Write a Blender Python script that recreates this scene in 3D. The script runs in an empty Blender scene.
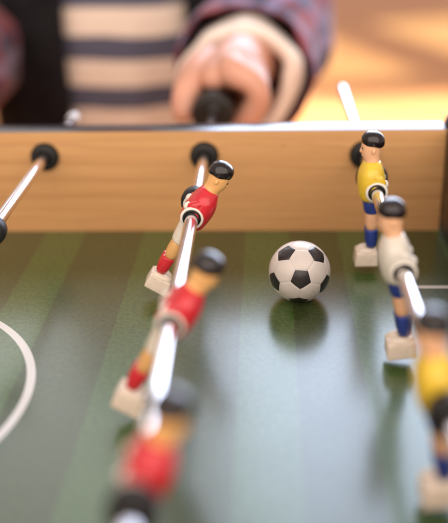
import bpy, bmesh, math, random
from math import sin, cos, pi, radians
from mathutils import Vector, Matrix, Euler, noise

random.seed(7)
scene = bpy.context.scene
C = scene.collection
MM = 0.001

# ------------------------------------------------------------------ materials
def mat(name, color, rough=0.4, metal=0.0, spec=0.5, coat=0.0, sss=0.0, var=0.0, vscale=60.0, bump=0.0, bscale=900.0, rvar=0.0):
    m = bpy.data.materials.new(name); m.use_nodes = True
    nt = m.node_tree; b = nt.nodes['Principled BSDF']
    b.inputs['Base Color'].default_value = (*color, 1)
    b.inputs['Roughness'].default_value = rough
    b.inputs['Metallic'].default_value = metal
    b.inputs['Specular IOR Level'].default_value = spec
    b.inputs['Coat Weight'].default_value = coat
    b.inputs['Coat Roughness'].default_value = 0.12
    if sss:
        b.inputs['Subsurface Weight'].default_value = sss
        b.inputs['Subsurface Radius'].default_value = (0.008, 0.003, 0.0015)
        b.inputs['Subsurface Scale'].default_value = 0.5
    tc = nt.nodes.new('ShaderNodeTexCoord')
    if var or rvar:
        n = nt.nodes.new('ShaderNodeTexNoise'); n.inputs['Scale'].default_value = vscale
        n.inputs['Detail'].default_value = 5
        nt.links.new(tc.outputs['Object'], n.inputs['Vector'])
        if var:
            r = nt.nodes.new('ShaderNodeValToRGB')
            r.color_ramp.elements[0].position = 0.3; r.color_ramp.elements[1].position = 0.7
            r.color_ramp.elements[0].color = (*[c * (1 - var) for c in color], 1)
            r.color_ramp.elements[1].color = (*[min(1, c * (1 + var)) for c in color], 1)
            nt.links.new(n.outputs['Fac'], r.inputs['Fac'])
            nt.links.new(r.outputs['Color'], b.inputs['Base Color'])
        if rvar:
            mr = nt.nodes.new('ShaderNodeMapRange')
            mr.inputs['From Min'].default_value = 0.3; mr.inputs['From Max'].default_value = 0.7
            mr.inputs['To Min'].default_value = max(0.02, rough - rvar); mr.inputs['To Max'].default_value = rough + rvar
            nt.links.new(n.outputs['Fac'], mr.inputs['Value'])
            nt.links.new(mr.outputs['Result'], b.inputs['Roughness'])
    if bump:
        n2 = nt.nodes.new('ShaderNodeTexNoise'); n2.inputs['Scale'].default_value = bscale
        n2.inputs['Detail'].default_value = 3
        nt.links.new(tc.outputs['Object'], n2.inputs['Vector'])
        bp = nt.nodes.new('ShaderNodeBump'); bp.inputs['Strength'].default_value = bump
        bp.inputs['Distance'].default_value = 0.0003
        nt.links.new(n2.outputs['Fac'], bp.inputs['Height'])
        nt.links.new(bp.outputs['Normal'], b.inputs['Normal'])
    return m

class NT:
    """tiny helper for writing node maths"""
    def __init__(s, m): s.t = m.node_tree; s.b = s.t.nodes['Principled BSDF']
    def n(s, kind, **kw):
        x = s.t.nodes.new(kind)
        for k, v in kw.items(): setattr(x, k, v)
        return x
    def l(s, a, b): s.t.links.new(a, b)
    def m(s, op, a, b=None, c=None):
        x = s.n('ShaderNodeMath', operation=op)
        for i, v in enumerate((a, b, c)):
            if v is None: continue
            if isinstance(v, (int, float)): x.inputs[i].default_value = v
            else: s.l(v, x.inputs[i])
        return x.outputs[0]
    def mix(s, f, a, b, blend='MIX'):
        x = s.n('ShaderNodeMix', data_type='RGBA', blend_type=blend)
        for sock, v in ((x.inputs['Factor'], f), (x.inputs['A'], a), (x.inputs['B'], b)):
            if isinstance(v, (int, float)): sock.default_value = v
            elif isinstance(v, tuple): sock.default_value = (*v, 1)
            else: s.l(v, sock)
        return x.outputs['Result']
    def noise(s, vec, scale, detail=3, dim='3D'):
        x = s.n('ShaderNodeTexNoise', noise_dimensions=dim)
        x.inputs['Scale'].default_value = scale; x.inputs['Detail'].default_value = detail
        s.l(vec, x.inputs['Vector']); return x.outputs['Fac']
    def mapping(s, vec, scale=(1, 1, 1), loc=(0, 0, 0), rot=(0, 0, 0)):
        x = s.n('ShaderNodeMapping'); x.inputs['Scale'].default_value = scale
        x.inputs['Location'].default_value = loc; x.inputs['Rotation'].default_value = rot
        s.l(vec, x.inputs['Vector']); return x.outputs[0]
    def ramp(s, f, *stops):
        x = s.n('ShaderNodeValToRGB'); e = x.color_ramp.elements
        while len(e) < len(stops): e.new(0.5)
        for el, (p, c) in zip(e, stops): el.position = p; el.color = (*c, 1)
        s.l(f, x.inputs['Fac']); return x.outputs['Color']
    def bump(s, h, strength, dist):
        x = s.n('ShaderNodeBump'); x.inputs['Strength'].default_value = strength
        x.inputs['Distance'].default_value = dist; s.l(h, x.inputs['Height'])
        s.l(x.outputs[0], s.b.inputs['Normal'])

# --- printed turf of the playing field: stripes across the table, white lines
FIELD_A = (0.053, 0.098, 0.025)
FIELD_B = (0.040, 0.059, 0.017)
STRIPE_EDGES = [-0.452, -0.424, -0.396, -0.368, -0.340, -0.312, -0.284, -0.256, -0.228, -0.200, -0.168, -0.1317, -0.1075, -0.0725, -0.0415, -0.0118, 0.0138, 0.0424, 0.0715, 0.100]
CIRC = (-0.190, -0.185, 0.0900)
def field_material():
    m = bpy.data.materials.new('printed_turf'); m.use_nodes = True; k = NT(m)
    tc = k.n('ShaderNodeTexCoord'); P = tc.outputs['Object']
    sp = k.n('ShaderNodeSeparateXYZ'); k.l(P, sp.inputs[0]); X, Y = sp.outputs[0], sp.outputs[1]
    wob = k.m('MULTIPLY', k.m('SUBTRACT', k.noise(P, 900, 1), 0.5), 0.0006)
    Xw = k.m('ADD', X, wob)
    acc = None
    for i, e in enumerate(STRIPE_EDGES):
        st = k.m('GREATER_THAN', Xw, e)
        st = st if i % 2 == 0 else k.m('MULTIPLY', st, -1.0)
        acc = st if acc is None else k.m('ADD', acc, st)
    # acc alternates 1 / 0: dark up to -0.1317, light to -0.1075, and so on
    dark = k.mix(k.noise(P, 26, 3), tuple(c * .92 for c in FIELD_B), tuple(c * 1.08 for c in FIELD_B))
    light = k.mix(k.noise(P, 26, 3), tuple(c * .92 for c in FIELD_A), tuple(c * 1.08 for c in FIELD_A))
    col = k.mix(acc, light, dark)
    g1 = k.noise(P, 1150, 2); g2 = k.noise(P, 420, 2)
    gr = k.ramp(k.m('ADD', k.m('MULTIPLY', g1, .6), k.m('MULTIPLY', g2, .4)), (0.33, (.48, .50, .48)), (0.66, (1.52, 1.52, 1.45)))
    col = k.mix(1.0, col, gr, 'MULTIPLY')
    # white lines
    dx = k.m('SUBTRACT', X, CIRC[0]); dy = k.m('SUBTRACT', Y, CIRC[1])
    d = k.m('SQRT', k.m('ADD', k.m('MULTIPLY', dx, dx), k.m('MULTIPLY', dy, dy)))
    ring = k.m('LESS_THAN', k.m('ABSOLUTE', k.m('SUBTRACT', d, CIRC[2])), 0.0019)
    inx = k.m('GREATER_THAN', X, 0.0725)
    l1 = k.m('MULTIPLY', inx, k.m('LESS_THAN', k.m('ABSOLUTE', k.m('ADD', Y, 0.0775)), 0.0017))
    l2 = k.m('MULTIPLY', inx, k.m('LESS_THAN', k.m('ABSOLUTE', k.m('ADD', Y, 0.2925)), 0.0013))
    l3 = k.m('MULTIPLY', k.m('LESS_THAN', k.m('ABSOLUTE', k.m('SUBTRACT', X, 0.0735)), 0.0012),
             k.m('LESS_THAN', k.m('ABSOLUTE', k.m('ADD', Y, 0.185)), 0.1085))
    mid = k.m('LESS_THAN', k.m('ABSOLUTE', k.m('SUBTRACT', X, CIRC[0])), 0.0016)
    line = k.m('MAXIMUM', k.m('MAXIMUM', ring, mid), k.m('MAXIMUM', l1, k.m('MAXIMUM', l2, l3)))
    col = k.mix(line, col, (0.62, 0.585, 0.56))
    k.b.inputs['Roughness'].default_value = 0.46
    k.b.inputs['Specular IOR Level'].default_value = 0.2
    k.b.inputs['Coat Weight'].default_value = 0.9
    k.l(k.m('ADD', k.m('MULTIPLY', k.noise(P, 60, 4), .06), .190), k.b.inputs['Coat Roughness'])
    # ball tracks and scuffs: long faint scratches, a few dull patches
    scr = k.noise(k.mapping(P, (30, 900, 1), rot=(0, 0, radians(24))), 1.0, 2)
    scr2 = k.noise(k.mapping(P, (700, 24, 1), rot=(0, 0, radians(-11))), 1.0, 2)
    wear = k.m('MULTIPLY', k.m('ADD', k.m('GREATER_THAN', scr, .70), k.m('GREATER_THAN', scr2, .71)), k.m('GREATER_THAN', k.noise(P, 18, 2), .50))
    dust = k.m('GREATER_THAN', k.noise(P, 620, 1), .80)
    k.l(k.mix(k.m('ADD', k.m('MULTIPLY', wear, .09), k.m('MULTIPLY', dust, .30)), col, (0.30, 0.30, 0.25)), k.b.inputs['Base Color'])
    k.bump(g1, 0.16, 0.00012)
    return m

def wood_material(name, a, b, c, rough=0.42):
    m = bpy.data.materials.new(name); m.use_nodes = True; k = NT(m)
    tc = k.n('ShaderNodeTexCoord'); P = tc.outputs['Object']
    low = k.noise(k.mapping(P, (4.0, 4.0, 16.0)), 1.0, 2)
    w = k.n('ShaderNodeTexWave', wave_type='BANDS', bands_direction='Z', wave_profile='SAW')
    w.inputs['Scale'].default_value = 30; w.inputs['Distortion'].default_value = 5.5
    w.inputs['Detail'].default_value = 2; w.inputs['Detail Scale'].default_value = 0.9
    k.l(k.mapping(P, (.10, .10, 1.0)), w.inputs['Vector'])
    fib = k.noise(k.mapping(P, (14, 14, 900)), 1.0, 4)
    fib2 = k.noise(k.mapping(P, (60, 60, 2600)), 1.0, 2)
    f = k.m('ADD', k.m('MULTIPLY', w.outputs['Fac'], .16), k.m('ADD', k.m('MULTIPLY', low, .46), k.m('MULTIPLY', fib, .38)))
    col = k.ramp(f, (0.25, a), (0.52, b), (0.78, c))
    pores = k.ramp(fib2, (0.30, (.80, .74, .66)), (0.42, (1, 1, 1)))
    c2 = k.mix(0.75, col, k.mix(1.0, col, pores, 'MULTIPLY'))
    sp = k.n('ShaderNodeSeparateXYZ'); k.l(P, sp.inputs[0])
    arch = k.m('ADD', k.m('MULTIPLY', sp.outputs[2], 1.0), k.m('MULTIPLY', k.noise(k.mapping(P, (5.5, 5.5, 14)), 1.0, 2), .030))
    gl = k.m('FRACT', k.m('MULTIPLY', arch, 88))
    gl = k.m('MULTIPLY', k.m('POWER', gl, 7.0), k.noise(k.mapping(P, (9, 9, 60)), 1.0, 2))
    c2 = k.mix(k.m('MULTIPLY', gl, .85), c2, (0.36, 0.17, 0.062))
    spk = k.m('GREATER_THAN', k.noise(k.mapping(P, (140, 140, 240)), 1.0, 1), .785)
    k.l(k.mix(k.m('MULTIPLY', spk, .30), c2, (0.24, 0.12, 0.05)), k.b.inputs['Base Color'])
    k.b.inputs['Roughness'].default_value = rough
    k.b.inputs['Specular IOR Level'].default_value = 0.35
    k.bump(fib, 0.15, 0.0002)
    return m

def floor_material():
    m = bpy.data.materials.new('floor_boards'); m.use_nodes = True; k = NT(m)
    tc = k.n('ShaderNodeTexCoord'); P = k.mapping(tc.outputs['Object'], rot=(0, 0, radians(38)))
    br = k.n('ShaderNodeTexBrick'); k.l(P, br.inputs['Vector'])
    br.inputs['Scale'].default_value = 1.0; br.inputs['Brick Width'].default_value = 1.4; br.inputs['Row Height'].default_value = 0.16
    br.inputs['Mortar Size'].default_value = 0.003
    br.inputs['Color1'].default_value = (0.60, 0.215, 0.062, 1); br.inputs['Color2'].default_value = (0.71, 0.285, 0.088, 1)
    br.inputs['Mortar'].default_value = (0.12, 0.055, 0.02, 1)
    g = k.noise(k.mapping(P, (2, 40, 1)), 1.0, 5)
    k.l(k.mix(1.0, br.outputs['Color'], k.ramp(g, (.3, (.78, .76, .74)), (.7, (1.12, 1.1, 1.06))), 'MULTIPLY'), k.b.inputs['Base Color'])
    k.b.inputs['Roughness'].default_value = 0.38
    return m

def plaid_material():
    m = bpy.data.materials.new('plaid_flannel'); m.use_nodes = True; k = NT(m)
    tc = k.n('ShaderNodeTexCoord'); uv = tc.outputs['UV']
    sp = k.n('ShaderNodeSeparateXYZ'); k.l(uv, sp.inputs[0]); U, V = sp.outputs[0], sp.outputs[1]
    def band(c, period, off, width):
        fr = k.m('FRACT', k.m('ADD', k.m('DIVIDE', c, period), off))
        return k.m('LESS_THAN', fr, width)
    base = (0.030, 0.024, 0.055)
    red = (0.27, 0.042, 0.052); purple = (0.26, 0.21, 0.37); navy = (0.022, 0.028, 0.085)
    c = k.mix(k.m('MULTIPLY', band(U, 0.062, .1, .38), .70), base, red)
    c = k.mix(k.m('MULTIPLY', band(V, 0.062, .3, .38), .62), c, red)
    c = k.mix(k.m('MULTIPLY', band(U, 0.062, .65, .16), .65), c, purple)
    c = k.mix(k.m('MULTIPLY', band(V, 0.062, .75, .16), .65), c, purple)
    c = k.mix(k.m('MULTIPLY', band(V, 0.031, .0, .3), .35), c, navy)
    thread = k.noise(k.mapping(uv, (900, 1400, 1)), 1.0, 2)
    c = k.mix(1.0, c, k.ramp(thread, (.3, (.7, .7, .7)), (.7, (1.3, 1.3, 1.3))), 'MULTIPLY')
    k.l(c, k.b.inputs['Base Color'])
    k.b.inputs['Roughness'].default_value = 0.9
    k.b.inputs['Specular IOR Level'].default_value = 0.15
    k.b.inputs['Sheen Weight'].default_value = 0.15
    k.bump(thread, .3, .0006)
    return m

def shirt_material():
    m = bpy.data.materials.new('striped_jersey'); m.use_nodes = True; k = NT(m)
    tc = k.n('ShaderNodeTexCoord'); P = tc.outputs['Object']
    sp = k.n('ShaderNodeSeparateXYZ'); k.l(P, sp.inputs[0])
    z = k.m('ADD', sp.outputs[2], k.m('MULTIPLY', k.m('SUBTRACT', k.noise(P, 9, 2), .5), .012))
    fr = k.m('FRACT', k.m('DIVIDE', k.m('ADD', z, 5.0 + STRIPE_OFF), STRIPE_P))
    f = k.m('LESS_THAN', fr, 0.47)
    kn = k.noise(k.mapping(P, (700, 700, 1600)), 1.0, 2)
    c = k.mix(f, (0.70, 0.585, 0.50), (0.090, 0.092, 0.135))
    c = k.mix(1.0, c, k.ramp(kn, (.3, (.85, .85, .85)), (.7, (1.12, 1.12, 1.12))), 'MULTIPLY')
    k.l(c, k.b.inputs['Base Color']); k.b.inputs['Roughness'].default_value = 0.92
    k.b.inputs['Specular IOR Level'].default_value = 0.15
    k.bump(kn, .3, .0006)
    return m
STRIPE_P = 0.0457; STRIPE_OFF = 0.0327

M = dict(
    field=field_material(),
    wood=wood_material('oak_laminate', (0.50, 0.250, 0.098), (0.60, 0.322, 0.132), (0.69, 0.402, 0.180)),
    trim=mat('dark_gloss_edging', (0.035, 0.032, 0.040), 0.15, spec=.42, rvar=.03, vscale=40),
    black=mat('black_moulded_plastic', (0.010, 0.009, 0.009), 0.36, spec=.38, var=.2, rvar=.08, vscale=120),
    rubber=mat('black_rubber', (0.010, 0.009, 0.009), 0.5, spec=.4, var=.2, vscale=200),
    steel=mat('chromed_steel', (0.78, 0.75, 0.77), 0.165, metal=1.0, rvar=.03, vscale=90),
    tip=mat('pale_end_plug', (0.75, 0.75, 0.78), 0.3, var=.05),
    red=mat('red_paint', (0.62, 0.022, 0.036), 0.26, coat=.25, var=.10, vscale=300, bump=.06),
    yellow=mat('yellow_paint', (0.78, 0.53, 0.045), 0.28, coat=.2, var=.10, vscale=300, bump=.06),
    cream=mat('cream_paint', (0.80, 0.73, 0.63), 0.30, coat=.2, var=.06, vscale=300, bump=.06),
    shirt_w=mat('off_white_shirt_paint', (0.68, 0.63, 0.56), 0.30, coat=.2, var=.06, vscale=300, bump=.06),
    white=mat('white_paint', (0.80, 0.75, 0.68), 0.30, coat=.2, var=.05, vscale=300, bump=.06),
    blue=mat('blue_paint', (0.022, 0.045, 0.25), 0.30, coat=.2, var=.14, vscale=300, bump=.06),
    skin_o=mat('tan_skin_paint', (0.78, 0.43, 0.16), 0.32, coat=.15, var=.06, vscale=300, bump=.05),
    skin_p=mat('peach_skin_paint', (0.80, 0.45, 0.26), 0.32, coat=.15, var=.06, vscale=300, bump=.05),
    hair=mat('black_hair_paint', (0.010, 0.006, 0.008), 0.20, coat=.15, var=.2, vscale=300, bump=.08),
    shoe=mat('cream_plastic', (0.80, 0.68, 0.57), 0.34, coat=.1, var=.10, vscale=250, bump=.05),
    ballw=mat('white_ball_plastic', (0.70, 0.635, 0.60), 0.32, coat=.1, var=.07, vscale=110, bump=.10, bscale=1600, rvar=.05),
    ballb=mat('black_ball_print', (0.024, 0.020, 0.022), 0.28, coat=.15, var=.25, vscale=200, bump=.10, bscale=1600),
    skin=mat('skin', (0.60, 0.31, 0.222), 0.46, sss=.15, var=.14, vscale=38, bump=.25, bscale=700),
    flannel=plaid_material(),
    flannel_shaded=mat('plaid_flannel_shaded', (0.011, 0.010, 0.012), 0.9, spec=.12, var=.35, vscale=40, bump=.5, bscale=500),  # shirt plaid lying in shade, the shade put into the colour as near-black
    jersey=shirt_material(),
    cuff=mat('cream_knit', (0.82, 0.72, 0.65), 0.9, spec=.15, var=.06, vscale=120, bump=.5, bscale=1200),
    lining=mat('dark_lining', (0.02, 0.016, 0.022), 0.9, spec=.1, var=.2),
    denim=mat('dark_denim', (0.03, 0.045, 0.10), 0.85, spec=.2, var=.2, bump=.4),
    childhair=mat('brown_hair', (0.06, 0.032, 0.018), 0.5, var=.3, vscale=90, bump=.6, bscale=300),
    floor=floor_material(),
)

# ------------------------------------------------------------------ mesh helpers
def obj(name, verts, faces, material, parent=None, smooth=True, midx=None, uvs=None):
    me = bpy.data.meshes.new(name)
    me.from_pydata([tuple(v) for v in verts], [], faces)
    mats = material if isinstance(material, (list, tuple)) else [material]
    for m_ in mats: me.materials.append(m_)
    if midx:
        for p, i in zip(me.polygons, midx): p.material_index = i
    if uvs:
        ul = me.uv_layers.new(name='UVMap')
        for p in me.polygons:
            for li in p.loop_indices: ul.data[li].uv = uvs[me.loops[li].vertex_index]
    for p in me.polygons: p.use_smooth = smooth
    me.update()
    o = bpy.data.objects.new(name, me); C.objects.link(o)
    if parent: o.parent = parent
    return o

def from_bm(name, bm, material, parent=None, smooth=True, auto=None):
    bmesh.ops.recalc_face_normals(bm, faces=bm.faces)
    me = bpy.data.meshes.new(name); bm.to_mesh(me); bm.free()
    for m_ in (material if isinstance(material, (list, tuple)) else [material]): me.materials.append(m_)
    for p in me.polygons: p.use_smooth = smooth
    if auto: me.set_sharp_from_angle(angle=radians(auto))
    o = bpy.data.objects.new(name, me); C.objects.link(o)
    if parent: o.parent = parent
    return o

class G:
    """collects geometry for one mesh"""
    def __init__(s): s.v = []; s.f = []; s.m = []
    def add(s, v, f, mi=0):
        n = len(s.v); s.v += [Vector(x) for x in v]
        s.f += [tuple(i + n for i in q) for q in f]; s.m += [mi] * len(f)
    def loft(s, rings, mi=0, caps=True):
        n = len(rings[0]); v = [p for r in rings for p in r]; f = []
        for i in range(len(rings) - 1):
            for j in range(n):
                a = i * n + j; b = i * n + (j + 1) % n
                f.append((a, b, b + n, a + n))
        if caps:
            f.append(tuple(range(n - 1, -1, -1))); f.append(tuple(range((len(rings) - 1) * n, len(rings) * n)))
        s.add(v, f, mi)
    def stations(s, st, n=28, e=2.2, mi=0, c=(0, 0, 0)):
        """st: list of (height, u-centre, half length u, half width v); rings are superellipses"""
        rings = []
        for (w, uc, a, b) in st:
            rings.append([(c[0] + uc + a * sg(cos(t), 2 / e), c[1] + b * sg(sin(t), 2 / e), c[2] + w) for t in [2 * pi * i / n for i in range(n)]])
        s.loft(rings, mi)
    def ell(s, c, r, mi=0, nu=20, nv=12, rot=None):
        rings = []
        for i in range(nv + 1):
            ph = -pi / 2 + pi * (i + .0) / nv
            ph = max(-pi / 2 + .02, min(pi / 2 - .02, ph))
            ring = []
            for j in range(nu):
                t = 2 * pi * j / nu
                p = Vector((r[0] * cos(ph) * cos(t), r[1] * cos(ph) * sin(t), r[2] * sin(ph)))
                if rot: p.rotate(rot)
                ring.append(p + Vector(c))
            rings.append(ring)
        s.loft(rings, mi)
    def tube(s, path, radii, n=16, mi=0, caps=True):
        rings = tube_rings(path, radii, n); s.loft(rings, mi, caps)
    def lathe(s, prof, axis='Y', n=40, mi=0, c=(0, 0, 0), closed=False):
        rings = []
        for (r, h) in prof:
            ring = []
            for j in range(n):
                t = 2 * pi * j / n
                if axis == 'Y': p = (c[0] + r * cos(t), c[1] + h, c[2] + r * sin(t))
                else: p = (c[0] + r * cos(t), c[1] + r * sin(t), c[2] + h)
                ring.append(p)
            rings.append(ring)
        if closed: rings.append(rings[0])
        s.loft(rings, mi, not closed)
    def build(s, name, material, parent=None, smooth=True, auto=None, subd=0, scale=1.0):
        bm = bmesh.new()
        vs = [bm.verts.new(p * scale) for p in s.v]
        for f, mi in zip(s.f, s.m):
            try: q = bm.faces.new([vs[i] for i in f]); q.material_index = mi
            except ValueError: pass
        bmesh.ops.remove_doubles(bm, verts=bm.verts, dist=1e-7)
        o = from_bm(name, bm, material, parent, smooth, auto)
        if subd:
            md = o.modifiers.new('Subdivision', 'SUBSURF'); md.levels = subd; md.render_levels = subd
        return o

def sg(x, p): return math.copysign(abs(x) ** p, x)

def tube_rings(path, radii, n=16, squash=None):
    P = [Vector(p) for p in path]; rings = []; ref = None
    for i, p in enumerate(P):
        t = (P[min(i + 1, len(P) - 1)] - P[max(i - 1, 0)]).normalized()
        if ref is None:
            ref = Vector((0, 0, 1)) if abs(t.z) < .8 else Vector((1, 0, 0))
        a = (ref - t * ref.dot(t)).normalized(); b = t.cross(a); ref = a
        r = radii[i]
        rings.append([p + a * (r * cos(q)) + b * (r * sin(q)) for q in [2 * pi * j / n for j in range(n)]])
    return rings

def box(name, lo, hi, material, parent=None, bevel=0.001, seg=3):
    bm = bmesh.new()
    bmesh.ops.create_cube(bm, size=1)
    lo = Vector(lo); hi = Vector(hi)
    for v in bm.verts: v.co = Vector([(lo[i] + hi[i]) / 2 + v.co[i] * (hi[i] - lo[i]) for i in range(3)])
    if bevel: bmesh.ops.bevel(bm, geom=bm.edges[:] , offset=bevel, segments=seg, affect='EDGES', profile=.6)
    return from_bm(name, bm, material, parent, True, 40)

def empty(name, loc, label, cat, group=None):
    o = bpy.data.objects.new(name, None); C.objects.link(o); o.location = loc
    o.empty_display_size = .02
    o['label'] = label; o['category'] = cat
    if group: o['group'] = group
    return o

def copy_tree(o, parent):
    c = o.copy(); C.objects.link(c); c.parent = parent
    for ch in [x for x in scene.objects if x.parent == o]: copy_tree(ch, c)
    return c

# ------------------------------------------------------------------ layout (metres)
WALL_H = 0.0614; ROD_Z = 0.04705
ROD_X = (-0.1283, -0.0351, 0.0568)
END_X = 0.1036; END_X2 = -0.452; NEAR_Y = -0.378; WALL_T = 0.0165

# ------------------------------------------------------------------ floor
fl = obj('floor', [(-9, -6, -.66), (9, -6, -.66), (9, 12, -.66), (-9, 12, -.66)], [(0, 1, 2, 3)], M['floor'], smooth=False)
fl['kind'] = 'structure'

# ------------------------------------------------------------------ table
table = empty('foosball_table', ((END_X + END_X2) / 2, NEAR_Y / 2, -.66), 'wood sided table football game with a green striped pitch and black end', 'game table')
TO = -Vector(table.location)
def tpart(o):
    o.parent = table; o.location = TO; return o
tpart(box('playing_field', (END_X2 - .01, NEAR_Y - .01, -.012), (END_X + .01, .01, 0), M['field'], bevel=0))
def wall_board(y0, y1):
    o = box('side_wall', (END_X2 - .016, y0, -.05), (END_X - .0005, y1, WALL_H), M['wood'], bevel=.0004)
    t = box('top_edging', (END_X2 - .016, y0 + .0005, WALL_H - .003), (END_X - .0007, y1 - .0005, WALL_H + .0003), M['trim'], bevel=.0003)
    t.parent = o
    tpart(o); return o
far_wall = wall_board(0.0, WALL_T)
wall_board(NEAR_Y - WALL_T, NEAR_Y)
for x0, x1 in ((END_X, END_X + .018), (END_X2 - .034, END_X2 - .016)):
    e = box('end_wall', (x0, NEAR_Y - WALL_T - .001, -.05), (x1, WALL_T + .001, WALL_H + .0006), M['black'], bevel=.0012)
    tpart(e)
for sy in (0, 1):
    for x in (END_X + .008, END_X2 - .024):
        g = G(); y = (WALL_T / 2 if sy == 0 else NEAR_Y - WALL_T / 2)
        g.stations([(WALL_H - .012, 0, .0100, .0100), (WALL_H + .0030, 0, .0100, .0100), (WALL_H + .0052, 0, .0088, .0088), (WALL_H + .0064, 0, .0055, .0055), (WALL_H + .0066, 0, .002, .002)], 32, 3.4, 0, (x + .0020, y, 0))
        tpart(g.build('corner_cap', M['black'], auto=50))
        g = G(); g.stations([(-.66, 0, .014, .014), (-.05, 0, .024, .024)], 24, 6, 0, (x, y + (-.012 if sy == 0 else .012), 0))
        tpart(g.build('table_leg', M['black'], auto=50))
for x in ROD_X:                                    # rubber bearings on the far wall
    g = G()
    g.lathe([(.00345, .0012), (.00345, -.0034), (.0044, -.0041), (.0066, -.0040), (.0078, -.0030), (.0083, -.0014), (.0083, .0010)], 'Y', 40, 0, (x, 0, ROD_Z))
    tpart(g.build('rod_bearing', M['rubber'], auto=50))

# ------------------------------------------------------------------ ball
def soccer_ball(center, R):
    g = (1 + 5 ** .5) / 2
    ico = [Vector(v).normalized() for v in [(-1, g, 0), (1, g, 0), (-1, -g, 0), (1, -g, 0), (0, -1, g), (0, 1, g), (0, -1, -g), (0, 1, -g), (g, 0, -1), (g, 0, 1), (-g, 0, -1), (-g, 0, 1)]]
    L = min((ico[0] - v).length for v in ico[1:])
    nb = {i: [j for j in range(12) if j != i and abs((ico[i] - ico[j]).length - L) < 1e-4] for i in range(12)}
    def order(pts, n):
        a = (pts[0] - n * pts[0].dot(n)).normalized(); b = n.cross(a)
        return sorted(pts, key=lambda p: math.atan2(p.dot(b), p.dot(a)))
    polys = []
    for i in range(12):
        polys.append((order([ico[i] * (2 / 3) + ico[j] / 3 for j in nb[i]], ico[i]), 1))
    for i in range(12):
        for j in nb[i]:
            for k in nb[i]:
                if i < j < k and k in nb[j]:
                    n = (ico[i] + ico[j] + ico[k]).normalized(); pts = []
                    for a, b in ((i, j), (j, i), (j, k), (k, j), (k, i), (i, k)): pts.append(ico[a] * (2 / 3) + ico[b] / 3)
                    polys.append((order(pts, n), 0))
    # orientation: one pentagon towards the camera and a little down, its neighbour straight below it
    n0, n1 = ico[0], ico[nb[0][0]]
    cam = CAM_LOC - Vector(center); az = math.atan2(cam.y, cam.x) + radians(3.0); el = math.atan2(cam.z, math.hypot(cam.x, cam.y)) - radians(14.5)
    d0 = Vector((cos(el) * cos(az), cos(el) * sin(az), sin(el)))
    side = d0.cross(Vector((0, 0, 1))).normalized(); side = (side * cos(radians(-3)) + d0.cross(side) * sin(radians(-3)))
    d1 = (d0.cross(side)); d1 = d1 if d1.z < 0 else -d1
    def frame(a, b):
        b = (b - a * b.dot(a)).normalized(); return Matrix((a, b, a.cross(b))).transposed()
    Rm = frame(d0, d1) @ frame(n0, n1).transposed()
    gg = G(); N = 10
    for pts, mi in polys:
        c = sum(pts, Vector()) / len(pts); m = len(pts)
        v = []; f = []; idx = {}
        def put(p, edge):
            q = (Rm @ p).normalized()
            # panels puff gently and drop into the seam
            s = max(0, min(1, edge / .10)); h = 1 - .018 * (1 - s) ** 2.2
            v.append(q * R * h); return len(v) - 1
        for t in range(m):
            a, b = pts[t], pts[(t + 1) % m]
            for i in range(N + 1):
                for j in range(N + 1 - i):
                    p = c + (a - c) * (i / N) + (b - c) * (j / N)
                    idx[(t, i, j)] = put(p, 1 - (i + j) / N)
            for i in range(N):
                for j in range(N - i):
                    f.append((idx[(t, i, j)], idx[(t, i + 1, j)], idx[(t, i, j + 1)]))
                    if i + j < N - 1: f.append((idx[(t, i + 1, j)], idx[(t, i + 1, j + 1)], idx[(t, i, j + 1)]))
        gg.add(v, f, mi)
    bm = bmesh.new(); vs = [bm.verts.new(p) for p in gg.v]
    for f, mi in zip(gg.f, gg.m):
        q = bm.faces.new([vs[i] for i in f]); q.material_index = mi
    bmesh.ops.remove_doubles(bm, verts=bm.verts, dist=2e-6)
    o = from_bm('toy_football', bm, [M['ballw'], M['ballb']])
    o.location = center
    o['label'] = 'small white football with black pentagons on the green pitch'; o['category'] = 'ball'
    return o

CAM_LOC = Vector((0, -0.5, 0.20447))
BALL_R = 0.01537
soccer_ball((0.01711, -0.0914, BALL_R * .995), BALL_R)

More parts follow.
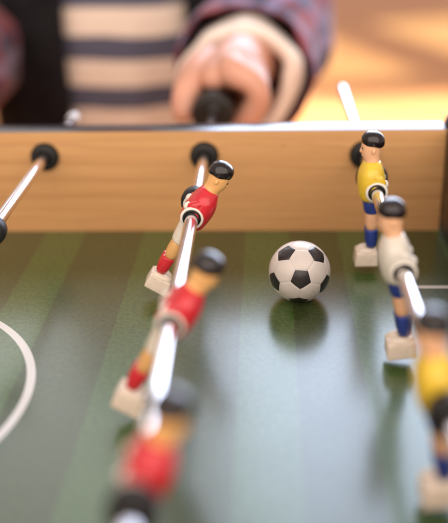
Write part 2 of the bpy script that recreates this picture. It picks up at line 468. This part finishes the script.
# ------------------------------------------------------------------ players (built facing +X, rod along Y, millimetres)
BODY_U = 1.7                      # the rod passes a little behind the middle of the torso
def make_player(parent, shirt, shorts, sock, skin, shorts_end, sock_top, sole, label=None):
    g = G()                                                       # torso in its shirt
    g.stations([(-6.4, -.2, 4.6, 6.2), (-6.0, -.2, 5.7, 7.6), (-4.4, -.2, 6.7, 8.7), (-1.5, -.1, 7.1, 9.2), (2.0, .1, 7.3, 9.4), (5.2, .3, 7.2, 9.6),
                (8.0, .3, 6.7, 9.6), (10.3, .2, 6.0, 9.0), (12.1, .1, 5.2, 7.6), (13.5, .1, 4.7, 5.8), (14.5, .1, 4.3, 4.9), (14.8, .1, 3.0, 3.2)], 36, 2.3)
    for s in (-1, 1):                                             # arm held behind the back, moulded on
        g.tube([(0.6, s * 6.6, 9.8), (-1.5, s * 7.5, 8.0), (-3.4, s * 7.3, 5.8), (-5.0, s * 6.7, 4.2), (-5.8, s * 6.1, 3.4)], [1.5, 2.4, 2.3, 2.0, 1.6], 16)
    p = g.build('toy_player', shirt, parent, subd=1, scale=MM)
    if label: p['label'] = label
    for s in (-1, 1):
        g = G()
        g.lathe([(4.3, s * 8.0), (5.5, s * 8.0), (5.75, s * 8.8), (5.5, s * 9.6), (5.0, s * 9.85), (4.5, s * 9.6), (4.3, s * 9.0)], 'Y', 36, closed=True)
        g.build('shirt_trim', M['white'], p, scale=MM)
        g = G(); g.lathe([(3.25, s * 7.6), (4.5, s * 7.6), (4.4, s * 9.55), (4.0, s * 9.75), (3.25, s * 9.3)], 'Y', 32, closed=True)
        g.build('rod_socket', M['rubber'], p, scale=MM, auto=40)
        g = G(); g.ell((-6.3, s * 5.6, 3.3), (1.7, 1.8, 2.2))
        g.build('hand', M['white'], p, scale=MM)
    g = G(); D = -3.4                                             # neck, head, nose, ears, eyes
    g.stations([(15.5, .1, 3.9, 4.6), (17.8, .1, 4.1, 4.3), (19.2, .3, 4.2, 4.1), (20.6, .7, 4.5, 4.2), (22.2, .7, 4.95, 4.5), (24.0, .6, 5.1, 4.7), (26.0, .4, 5.2, 4.9), (28.5, .2, 5.1, 4.9), (31, 0, 4.0, 4.0), (32, 0, 2, 2)], 28, 2.1, 0, (0, 0, D))
    g.stations([(22.2, 5.2, .5, .9), (22.8, 5.6, 1.15, 1.05), (24.2, 5.3, .9, .7), (25.8, 5.0, .4, .4)], 12, 2, 0, (0, 0, D))
    g.stations([(20.7, 4.9, .35, 1.3), (21.1, 5.0, .55, 1.5), (21.5, 5.0, .4, 1.3)], 12, 2, 0, (0, 0, D))
    for s in (-1, 1):
        g.ell((-.2, s * 4.9, 24.0 + D), (1.0, .75, 1.5))
        g.ell((5.15, s * 2.0, 25.2 + D), (.38, .8, .6), 1)
    g.build('head', [skin, M['hair']], p, subd=1, scale=MM)
    g = G()                                                       # hair cap, higher at the brow than at the nape
    rings = []
    for i, (w, a, b) in enumerate([(0, 4.9, 4.7), (.1, 5.65, 5.35), (1.5, 6.0, 5.7), (3.4, 6.05, 5.75), (5.2, 5.5, 5.2), (6.7, 4.3, 4.1), (7.6, 2.5, 2.4), (7.9, .6, .6)]):
        ring = []
        for j in range(28):
            t = 2 * pi * j / 28; u = a * cos(t); low = (1 - i / 7)
            ring.append((u - .3, b * sin(t), 26.1 + D + w * .94 + low * (.19 * u + .5 * (abs(sin(t)) ** 2) * 0) + (.25 * sin(5 * t) * low)))
        rings.append(ring)
    g.loft(rings)
    g.build('hair', M['hair'], p, subd=1, scale=MM)
    g = G()
    g.stations([(-4.0, -.2, 4.6, 6.6), (-7.5, -.2, 4.9, 6.6), (-10.5, -.2, 4.5, 6.2), (shorts_end + .5, -.2, 4.1, 5.9), (shorts_end, -.2, 3.7, 5.6), (shorts_end, -.2, 3.0, 5.0)], 28, 2.4)
    g.build('shorts', shorts, p, subd=1, scale=MM)
    g = G()
    for s in (-1, 1):
        g.stations([(shorts_end + 2, -.2, 3.1, 2.9), (shorts_end - 2, -.2, 3.1, 2.9), ((shorts_end + sock_top) / 2 - 1, -.15, 3.25, 3.0), (sock_top - 1, -.2, 3.0, 2.8)], 18, 2.1, 0, (0, s * 2.35, 0))
    g.build('legs', skin, p, subd=1, scale=MM)
    for s in (-1, 1):
        g = G()
        g.stations([(sock_top + .25, -.2, 2.9, 2.6), (sock_top + .1, -.2, 3.35, 3.1), (sock_top - 1.2, -.2, 3.4, 3.1), (sock_top - 4, -.3, 3.35, 3.0), (sole + 8.6, -.1, 3.0, 2.8)], 18, 2.1, 0, (0, s * 2.3, 0))
        g.build('sock', sock, p, subd=1, scale=MM)
    # foot block with two boots moulded on top
    bm = bmesh.new(); bmesh.ops.create_cube(bm, size=1)
    for v in bm.verts:
        top = v.co.z > 0
        v.co = Vector(((-3.9 if v.co.x < 0 else (7.6 if top else 8.6)) , v.co.y * (11.6 if top else 12.6), sole + 7.6 if top else sole))
    bmesh.ops.bevel(bm, geom=bm.edges[:], offset=.9, segments=3, affect='EDGES', profile=.6)
    for s in (-1, 1):
        q = G(); q.ell((1.7, s * 3.0, sole + 7.5), (5.5, 2.75, 2.3))
        n = len(bm.verts); vs = [bm.verts.new(x) for x in q.v]
        for f in q.f: bm.faces.new([vs[i] for i in f])
    for v in bm.verts: v.co *= MM
    from_bm('boots', bm, M['shoe'], p, True, 45)
    for o in [p] + [x for x in scene.objects if x.parent == p and x.name.split('.')[0] not in ('shirt_trim', 'rod_socket')]:
        for v in o.data.vertices: v.co.x += BODY_U * MM
    return p

def place_player(p, y_off, tilt, face):
    m = Matrix.Translation((0, y_off, 0)) @ Matrix.Rotation(tilt, 4, 'Y')
    if face < 0: m = m @ Matrix.Rotation(pi, 4, 'Z')
    p.matrix_local = m

# ------------------------------------------------------------------ rods
ROD_GROUP = 'steel rods across the table'
def make_rod(x, far_y, near_y, label):
    r = empty('foosball_rod', (x, NEAR_Y / 2, ROD_Z), label, 'rod', ROD_GROUP)
    g = G(); o = NEAR_Y / 2
    g.lathe([(.0005, far_y - o), (.0025, far_y - o), (.00315, far_y - o - .0008), (.00315, near_y - o + .0008), (.0025, near_y - o), (.0005, near_y - o)], 'Y', 48)
    g.build('shaft', M['steel'], r, auto=25)
    return r
def bumper(r, y0, q=1.0):
    g = G(); y = y0 - NEAR_Y / 2
    g.lathe([(.00345, y + .0080), (.0062, y + .0080), (.0070, y + .0072), (.0073, y + .0040), (.0070, y + .0008), (.0063, y), (.0042, y), (.00345, y + .0006)], 'Y', 40, closed=True)
    for v in g.v:
        if math.hypot(v.x, v.z) > .005: v.x *= q; v.z *= q
    g.build('rubber_bumper', M['rubber'], r, auto=50)
def handle(r, y0, y1):
    g = G(); o = NEAR_Y / 2; s = 1 if y1 > y0 else -1; L = abs(y1 - y0)
    prof = [(.0036, .0015), (.0070, .0010), (.0085, 0), (.0125, 0), (.0141, .0012), (.0144, .0034), (.0141, .0056), (.0124, .0066), (.0120, .0084), (.0134, .0098), (.0138, .012), (.0136, .014)]
    t = .018
    while t < L - .012:
        prof += [(.0136, t), (.0128, t + .0012), (.0136, t + .0024)]; t += .0075
    prof += [(.0132, L - .006), (.0100, L - .001), (.0060, L), (.0005, L)]
    g.lathe([(q, y0 - o + s * h) for q, h in prof], 'Y', 40)
    g.build('handle', M['black'], r, auto=60)

rod_l = make_rod(ROD_X[0], 0.080, -.47, 'bare steel rod at the left with only a black rubber bumper showing')
bumper(rod_l, -.1185); handle(rod_l, -.43, -.53)
g = G(); g.lathe([(.0005, .0795 - NEAR_Y / 2), (.0036, .0795 - NEAR_Y / 2), (.0039, .081 - NEAR_Y / 2), (.0039, .086 - NEAR_Y / 2), (.0032, .0905 - NEAR_Y / 2), (.0005, .0912 - NEAR_Y / 2)], 'Y', 32)
g.build('end_plug', M['tip'], rod_l, auto=50)

rod_m = make_rod(ROD_X[1], 0.19, -.44, 'steel rod carrying the red shirted players, its black handle held in a hand')
TILT_R = radians(31.5)
pr = make_player(rod_m, M['red'], M['cream'], M['red'], M['skin_o'], -17.0, -26.5, -45.4)
for i, y in enumerate((-.0905, -.1985, -.2960)):
    p = pr if i == 0 else copy_tree(pr, rod_m)
    place_player(p, y - NEAR_Y / 2, radians((31.5, 31.5, 20.0)[i]), 1)
bumper(rod_m, -.0795); bumper(rod_m, -.3150); handle(rod_m, .0900, .2000)

rod_r = make_rod(ROD_X[2], 0.1595, -.47, 'steel rod at the right carrying the yellow and white players with blue socks')
TILT_Y = radians(-4.5)
py_ = make_player(rod_r, M['yellow'], M['blue'], M['blue'], M['skin_p'], -13.2, -22.6, -42.6)
for i, y in enumerate((-.0560, -.1530, -.2510)):
    p = py_ if i == 0 else copy_tree(py_, rod_r)
    place_player(p, y - NEAR_Y / 2, radians((-1.5, -8.5, -8.0)[i]), -1)
    if i == 1:
        me = p.data.copy(); p.data = me; me.materials[0] = M['shirt_w']
        p['label'] = 'player in a plain cream white shirt'
bumper(rod_r, -.0450, 1.17); bumper(rod_r, -.2690); handle(rod_r, -.43, -.53)

# ------------------------------------------------------------------ person (child behind the table)
def skin_mesh(name, nodes, edges, root, material, parent=None, levels=2):
    me = bpy.data.meshes.new(name)
    me.from_pydata([n[0] for n in nodes], edges, [])
    o = bpy.data.objects.new(name, me); C.objects.link(o)
    sk = o.modifiers.new('Skin', 'SKIN'); sk.use_smooth_shade = True
    for i, n in enumerate(nodes):
        sv = me.skin_vertices[0].data[i]
        r = n[1]; sv.radius = r if isinstance(r, tuple) else (r, r)
        sv.use_root = (i == root)
    sb = o.modifiers.new('Subdivision', 'SUBSURF'); sb.levels = levels; sb.render_levels = levels
    dg = bpy.context.evaluated_depsgraph_get()
    me2 = bpy.data.meshes.new_from_object(o.evaluated_get(dg))
    bpy.data.objects.remove(o); bpy.data.meshes.remove(me)
    me2.name = name; me2.materials.clear(); me2.materials.append(material)
    for p in me2.polygons: p.use_smooth = True
    o = bpy.data.objects.new(name, me2); C.objects.link(o)
    if parent: o.parent = parent
    return o

PX = -0.135; PYB = 0.410        # body axis
body_n = []; body_e = []
def node(p, r): body_n.append((p, r)); return len(body_n) - 1
def chain(a, pts):
    ids = []
    for p, r in pts:
        i = node(p, r); body_e.append((a, i)); a = i; ids.append(i)
    return ids
pel = node((PX, PYB, -.09), .088)
sp = chain(pel, [((PX, PYB, .00), .086), ((PX - .005, PYB, .08), .086), ((PX - .008, PYB, .14), .072), ((PX - .010, PYB - .005, .185), .036), ((PX - .010, PYB - .01, .205), .035)])
chain(sp[-1], [((PX - .010, PYB - .015, .245), .056), ((PX - .010, PYB - .015, .300), .064), ((PX - .010, PYB - .010, .350), .042)])
for s_ in (1, -1):
    chain(pel, [((PX + s_ * .06, PYB, -.15), .058), ((PX + s_ * .065, PYB - .01, -.37), .042), ((PX + s_ * .065, PYB, -.60), .028), ((PX + s_ * .068, PYB - .05, -.635), .024), ((PX + s_ * .068, PYB - .10, -.642), .018)])
HX, HZ = ROD_X[1], ROD_Z
def arm(sx, sh, elbow, wrist, hx, mirror):
    s = mirror
    c = chain(sp[2], [(sh, .040), (((sh[0] + elbow[0]) / 2, (sh[1] + elbow[1]) / 2, (sh[2] + elbow[2]) / 2), .034), (elbow, .029), (((wrist[0] * .6 + elbow[0] * .4), (wrist[1] * .6 + elbow[1] * .4), (wrist[2] * .6 + elbow[2] * .4)), .026), (wrist, (.029, .025))])
    palm = chain(c[-1], [((hx + s * .014, .170, HZ + .0185), .0225), ((hx + s * .010, .145, HZ + .0185), .0205), ((hx - s * .0005, .1215, HZ + .0188), .0112), ((hx - s * .0012, .1090, HZ + .0186), .0080)])
    return palm
pl = arm(1, (PX + .085, PYB, .145), (.012, .440, .060), (HX + .021, .208, HZ + .010), HX, 1)
prr = arm(-1, (PX - .085, PYB, .120), (-.285, .440, .050), (-.278, .205, HZ + .010), -.264, -1)
person_body = skin_mesh('person', body_n, body_e, pel, M['skin'], levels=2)
# fingers grown as their own chains rooted in the palm, joined into the same body mesh
finger_objs = []
def fingers(hx, s):
    R = .0132 + .0100
    for k, (y, r, L) in enumerate(((.1140, .0100, 1.0), (.1310, .0097, 1.0), (.1480, .0092, 1.0), (.1640, .0080, .95))):
        pts = [((hx + s * .008, y + .022, HZ + .0215 - .001 * k), r * 1.25), ((hx + s * .0115, y + .007, HZ + .0245 - .002 * k), r * 1.15)]
        for a, rr in ((62, 1.12), (30, 1.06), (6, .98), (-22, .94), (-48, .86), (-66, .70)):
            q = radians(a); rad = R + .013 * max(0, 1 - abs(a - 24) / 52)
            pts.append(((hx + s * rad * cos(q), y - .004 + .003 * abs(a - 30) / 60, HZ + rad * sin(q)), r * rr))
        n = [(p, rr) for p, rr in pts]
        finger_objs.append(skin_mesh('finger', n, [(i, i + 1) for i in range(len(n) - 1)], 0, M['skin']))
    T = [((hx + s * .003, .172, HZ + .0205), .0145), ((hx - s * .0070, .150, HZ + .0215), .0135), ((hx - s * .0145, .131, HZ + .0190), .0122), ((hx - s * .0190, .117, HZ + .0115), .0106), ((hx - s * .0210, .109, HZ + .0025), .0098), ((hx - s * .0205, .105, HZ - .0045), .0086), ((hx - s * .0195, .1040, HZ - .0085), .0062)]
    finger_objs.append(skin_mesh('finger', T, [(i, i + 1) for i in range(len(T) - 1)], 0, M['skin']))
fingers(HX, 1); fingers(-.264, -1)
# face: nose, ears, eyes joined as further geometry of the head
bm = bmesh.new(); bm.from_mesh(person_body.data)
for fo in finger_objs:
    bm.from_mesh(fo.data)
q = G(); hc = Vector((PX - .010, PYB - .015, .290))
q.ell(hc + Vector((0, -.063, -.010)), (.008, .011, .012)); q.ell(hc + Vector((0, -.057, -.034)), (.017, .006, .005))
for s in (-1, 1): q.ell(hc + Vector((s * .063, .004, -.006)), (.008, .014, .020))
vs = [bm.verts.new(x) for x in q.v]
for f in q.f: bm.faces.new([vs[i] for i in f])
bm.to_mesh(person_body.data); bm.free()
for fo in finger_objs:
    d = fo.data; bpy.data.objects.remove(fo); bpy.data.meshes.remove(d)
for p in person_body.data.polygons: p.use_smooth = True
person_body['label'] = 'child in striped jersey, plaid sleeves and shade-painted shirt front gripping a handle behind the table'
person_body['category'] = 'person'
for s in (-1, 1):
    q = G(); q.ell(hc + Vector((s * .024, -.056, .004)), (.009, .005, .005)); q.build('eye', M['lining'], person_body)
q = G(); q.ell(hc + Vector((0, .012, .028)), (.070, .071, .062)); q.build('hair', M['childhair'], person_body)

def cloth_strip(name, rings, material, parent, thick, closed=True, uvscale=1.0, wrinkle=0.0, seed=0.0):
    """rings: list of rings of points; open or closed around; becomes a cloth shell with real thickness"""
    n = len(rings[0]); v = []; uv = []; f = []
    ul = 0
    for i, r in enumerate(rings):
        if i: ul += (Vector(r[0]) - Vector(rings[i - 1][0])).length
        vl = 0
        for j, p in enumerate(r):
            p = Vector(p)
            if j: vl += (p - Vector(r[j - 1])).length
            if wrinkle:
                d = noise.noise_vector(p * 26 + Vector((seed, 0, 0))) * wrinkle + noise.noise_vector(p * 60 + Vector((0, seed, 0))) * wrinkle * .35
                p = p + d
            v.append(p); uv.append((ul, vl))
    for i in range(len(rings) - 1):
        for j in range(n if closed else n - 1):
            a = i * n + j; b = i * n + (j + 1) % n
            f.append((a, b, b + n, a + n))
    o = obj(name, v, f, material, parent, True, None, uv)
    md = o.modifiers.new('Solidify', 'SOLIDIFY'); md.thickness = thick; md.offset = 1
    md = o.modifiers.new('Subdivision', 'SUBSURF'); md.levels = 1; md.render_levels = 1
    return o

def torso_ring(z, a, b, cx, cy, t0, t1, n):
    return [(cx + a * cos(t), cy + b * sin(t), z) for t in [t0 + (t1 - t0) * j / n for j in range(n + 1)]]
TS = [(-.19, .116, .090, 0), (-.10, .121, .094, 0), (-.03, .123, .095, 0), (.03, .123, .095, -.002), (.08, .122, .093, -.005), (.115, .120, .087, -.007), (.145, .110, .077, -.009), (.168, .084, .062, -.010), (.188, .052, .048, -.010), (.197, .046, .045, -.010)]
rings = [torso_ring(z, a, b, PX + dx, PYB, 0, 2 * pi, 48)[:-1] for z, a, b, dx in TS]
cloth_strip('striped_jersey', rings, M['jersey'], person_body, .002, True, 1, .011, 3.1)
# open plaid shirt, shade painted black: runs round the back, leaves the front open
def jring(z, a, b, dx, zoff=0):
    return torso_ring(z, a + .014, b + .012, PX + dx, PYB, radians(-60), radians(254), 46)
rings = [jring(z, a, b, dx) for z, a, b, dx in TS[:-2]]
jk = cloth_strip('shaded_open_shirt', rings, M['flannel_shaded'], person_body, .004, False, 1, .010, 7.7)
def smooth_path(pts, rad, k=5):
    P = [Vector(p) for p in pts]; out = []; rr = []
    for i in range(len(P) - 1):
        p0 = P[max(i - 1, 0)]; p1 = P[i]; p2 = P[i + 1]; p3 = P[min(i + 2, len(P) - 1)]
        for j in range(k):
            t = j / k
            out.append(.5 * ((2 * p1) + (p2 - p0) * t + (2 * p0 - 5 * p1 + 4 * p2 - p3) * t * t + (3 * p1 - p0 - 3 * p2 + p3) * t ** 3))
            rr.append(rad[i] * (1 - t) + rad[i + 1] * t)
    out.append(P[-1]); rr.append(rad[-1]); return out, rr
def sleeve(shoulder, elbow, cuff, hand_dir, seed):
    mid = (Vector(shoulder) + Vector(elbow)) / 2
    pts, rr = smooth_path([cuff, tuple(Vector(cuff) * .5 + Vector(elbow) * .5 + Vector((0, 0, -.004))), elbow, tuple(mid), shoulder], [.052, .054, .056, .058, .066])
    s = cloth_strip('sleeve', tube_rings(pts, rr, 36), M['flannel'], person_body, .003, True, 1, .012, seed)
    # cream knit cuff: a thick rolled band poking out of the sleeve
    d = (Vector(cuff) - Vector(elbow)).normalized(); c = Vector(cuff)
    prof = [(-.030, .041), (-.012, .0425), (.006, .0440), (.018, .0450), (.024, .0440), (.0265, .0400), (.024, .0340), (.012, .0310), (-.006, .030)]
    base = tube_rings([c + d * a for a, _ in prof], [r for _, r in prof], 40)
    # give every ring the same orientation
    a = (Vector((0, 0, 1)) - d * d.z).normalized(); b = d.cross(a)
    rings = [[c + d * h + a * (r * cos(t)) + b * (r * sin(t)) for t in [2 * pi * j / 40 for j in range(40)]] for h, r in prof]
    cloth_strip('cuff', rings, M['cuff'], s, .0015, True, 1, .009, seed + 2)
    return s
sleeve((PX + .085, PYB + .005, .130), (.012, .440, .060), (-.0170, .210, .048), None, 1.3)
sleeve((PX - .085, PYB + .015, .105), (-.285, .450, .045), (-.276, .190, .048), None, 9.2)
# trousers
for s in (-1, 1):
    pts, rr = smooth_path([(PX + s * .055, PYB, -.05), (PX + s * .062, PYB, -.16), (PX + s * .065, PYB - .01, -.36), (PX + s * .065, PYB, -.585)], [.068, .066, .056, .050])
    cloth_strip('trouser_leg', tube_rings(pts, rr, 28), M['denim'], person_body, .003, True, 1, .006, 4 + s)

# ------------------------------------------------------------------ camera
cam = bpy.data.cameras.new('camera'); co = bpy.data.objects.new('camera', cam); C.objects.link(co)
pitch, yaw, roll = 0.42203781, -0.05010079, -0.02147433
f = Vector((sin(yaw) * cos(pitch), cos(yaw) * cos(pitch), -sin(pitch)))
rt = Vector((cos(yaw), -sin(yaw), 0)); up = rt.cross(f)
r2 = rt * cos(roll) + up * sin(roll); u2 = -rt * sin(roll) + up * cos(roll)
mw = Matrix((r2, u2, -f)).transposed().to_4x4(); mw.translation = CAM_LOC
co.matrix_world = mw
cam.sensor_fit = 'HORIZONTAL'; cam.sensor_width = 36; cam.lens = 36 * 900 / 448
cam.clip_start = .01; cam.clip_end = 100
cam.dof.use_dof = True
cam.dof.focus_distance = 0.437
cam.dof.aperture_fstop = 4.4
scene.camera = co

# ------------------------------------------------------------------ light
def area(name, loc, target, sx, sy, power, color):
    l = bpy.data.lights.new(name, 'AREA'); l.shape = 'RECTANGLE'; l.size = sx; l.size_y = sy
    l.energy = power; l.color = color
    o = bpy.data.objects.new(name, l); C.objects.link(o); o.location = loc
    o.rotation_euler = (Vector(target) - Vector(loc)).to_track_quat('-Z', 'Y').to_euler()
    return o
def spot(name, loc, target, power, color, size, blend):
    l = bpy.data.lights.new(name, 'SPOT'); l.energy = power; l.color = color; l.spot_size = radians(size); l.spot_blend = blend
    l.shadow_soft_size = .03
    o = bpy.data.objects.new(name, l); C.objects.link(o); o.location = loc
    o.rotation_euler = (Vector(target) - Vector(loc)).to_track_quat('-Z', 'Y').to_euler()
    return o
area('window_light', (.88, 1.9, 1.08), (.88, 0, .95), 2.0, 1.95, 114, (.64, .76, 1.0))
area('window_light', (-.70, 1.9, 1.50), (-.70, 0, 1.28), 1.14, 1.2, 10, (.90, .95, 1.0))
area('room_light', (.1, -3.6, 2.0), (0, 0, .2), 10.0, 6.0, 375, (1.0, .88, .78))
def sun_patch(loc, rot, sx, sy, power, color, spread):
    l = bpy.data.lights.new('floor_sunlight', 'AREA'); l.shape = 'RECTANGLE'; l.size = sx; l.size_y = sy
    l.energy = power; l.color = color; l.spread = radians(spread)
    o = bpy.data.objects.new('floor_sunlight', l); C.objects.link(o); o.location = loc; o.rotation_euler = (0, 0, radians(rot))
sun_patch((1.36, 4.30, 2.6), 20, 1.2, 1.2, 10, (.72, 1.0, 1.0), 3)
sun_patch((.20, 3.85, 2.6), 20, .55, 1.2, 4, (.78, 1.0, 1.0), 4)
sun_patch((.65, 2.42, 2.6), 4, 2.2, 1.15, 50, (.76, .88, 1.0), 6)

w = bpy.data.worlds.new('World'); scene.world = w; w.use_nodes = True
bg = w.node_tree.nodes['Background']
bg.inputs['Color'].default_value = (1.0, .83, .70, 1); bg.inputs['Strength'].default_value = .68

scene.view_settings.view_transform = 'Standard'
scene.view_settings.look = 'None'
scene.view_settings.exposure = 0
scene.view_settings.gamma = 1
scene.cycles.use_denoising = True
scene.cycles.max_bounces = 8
scene.render.film_transparent = False
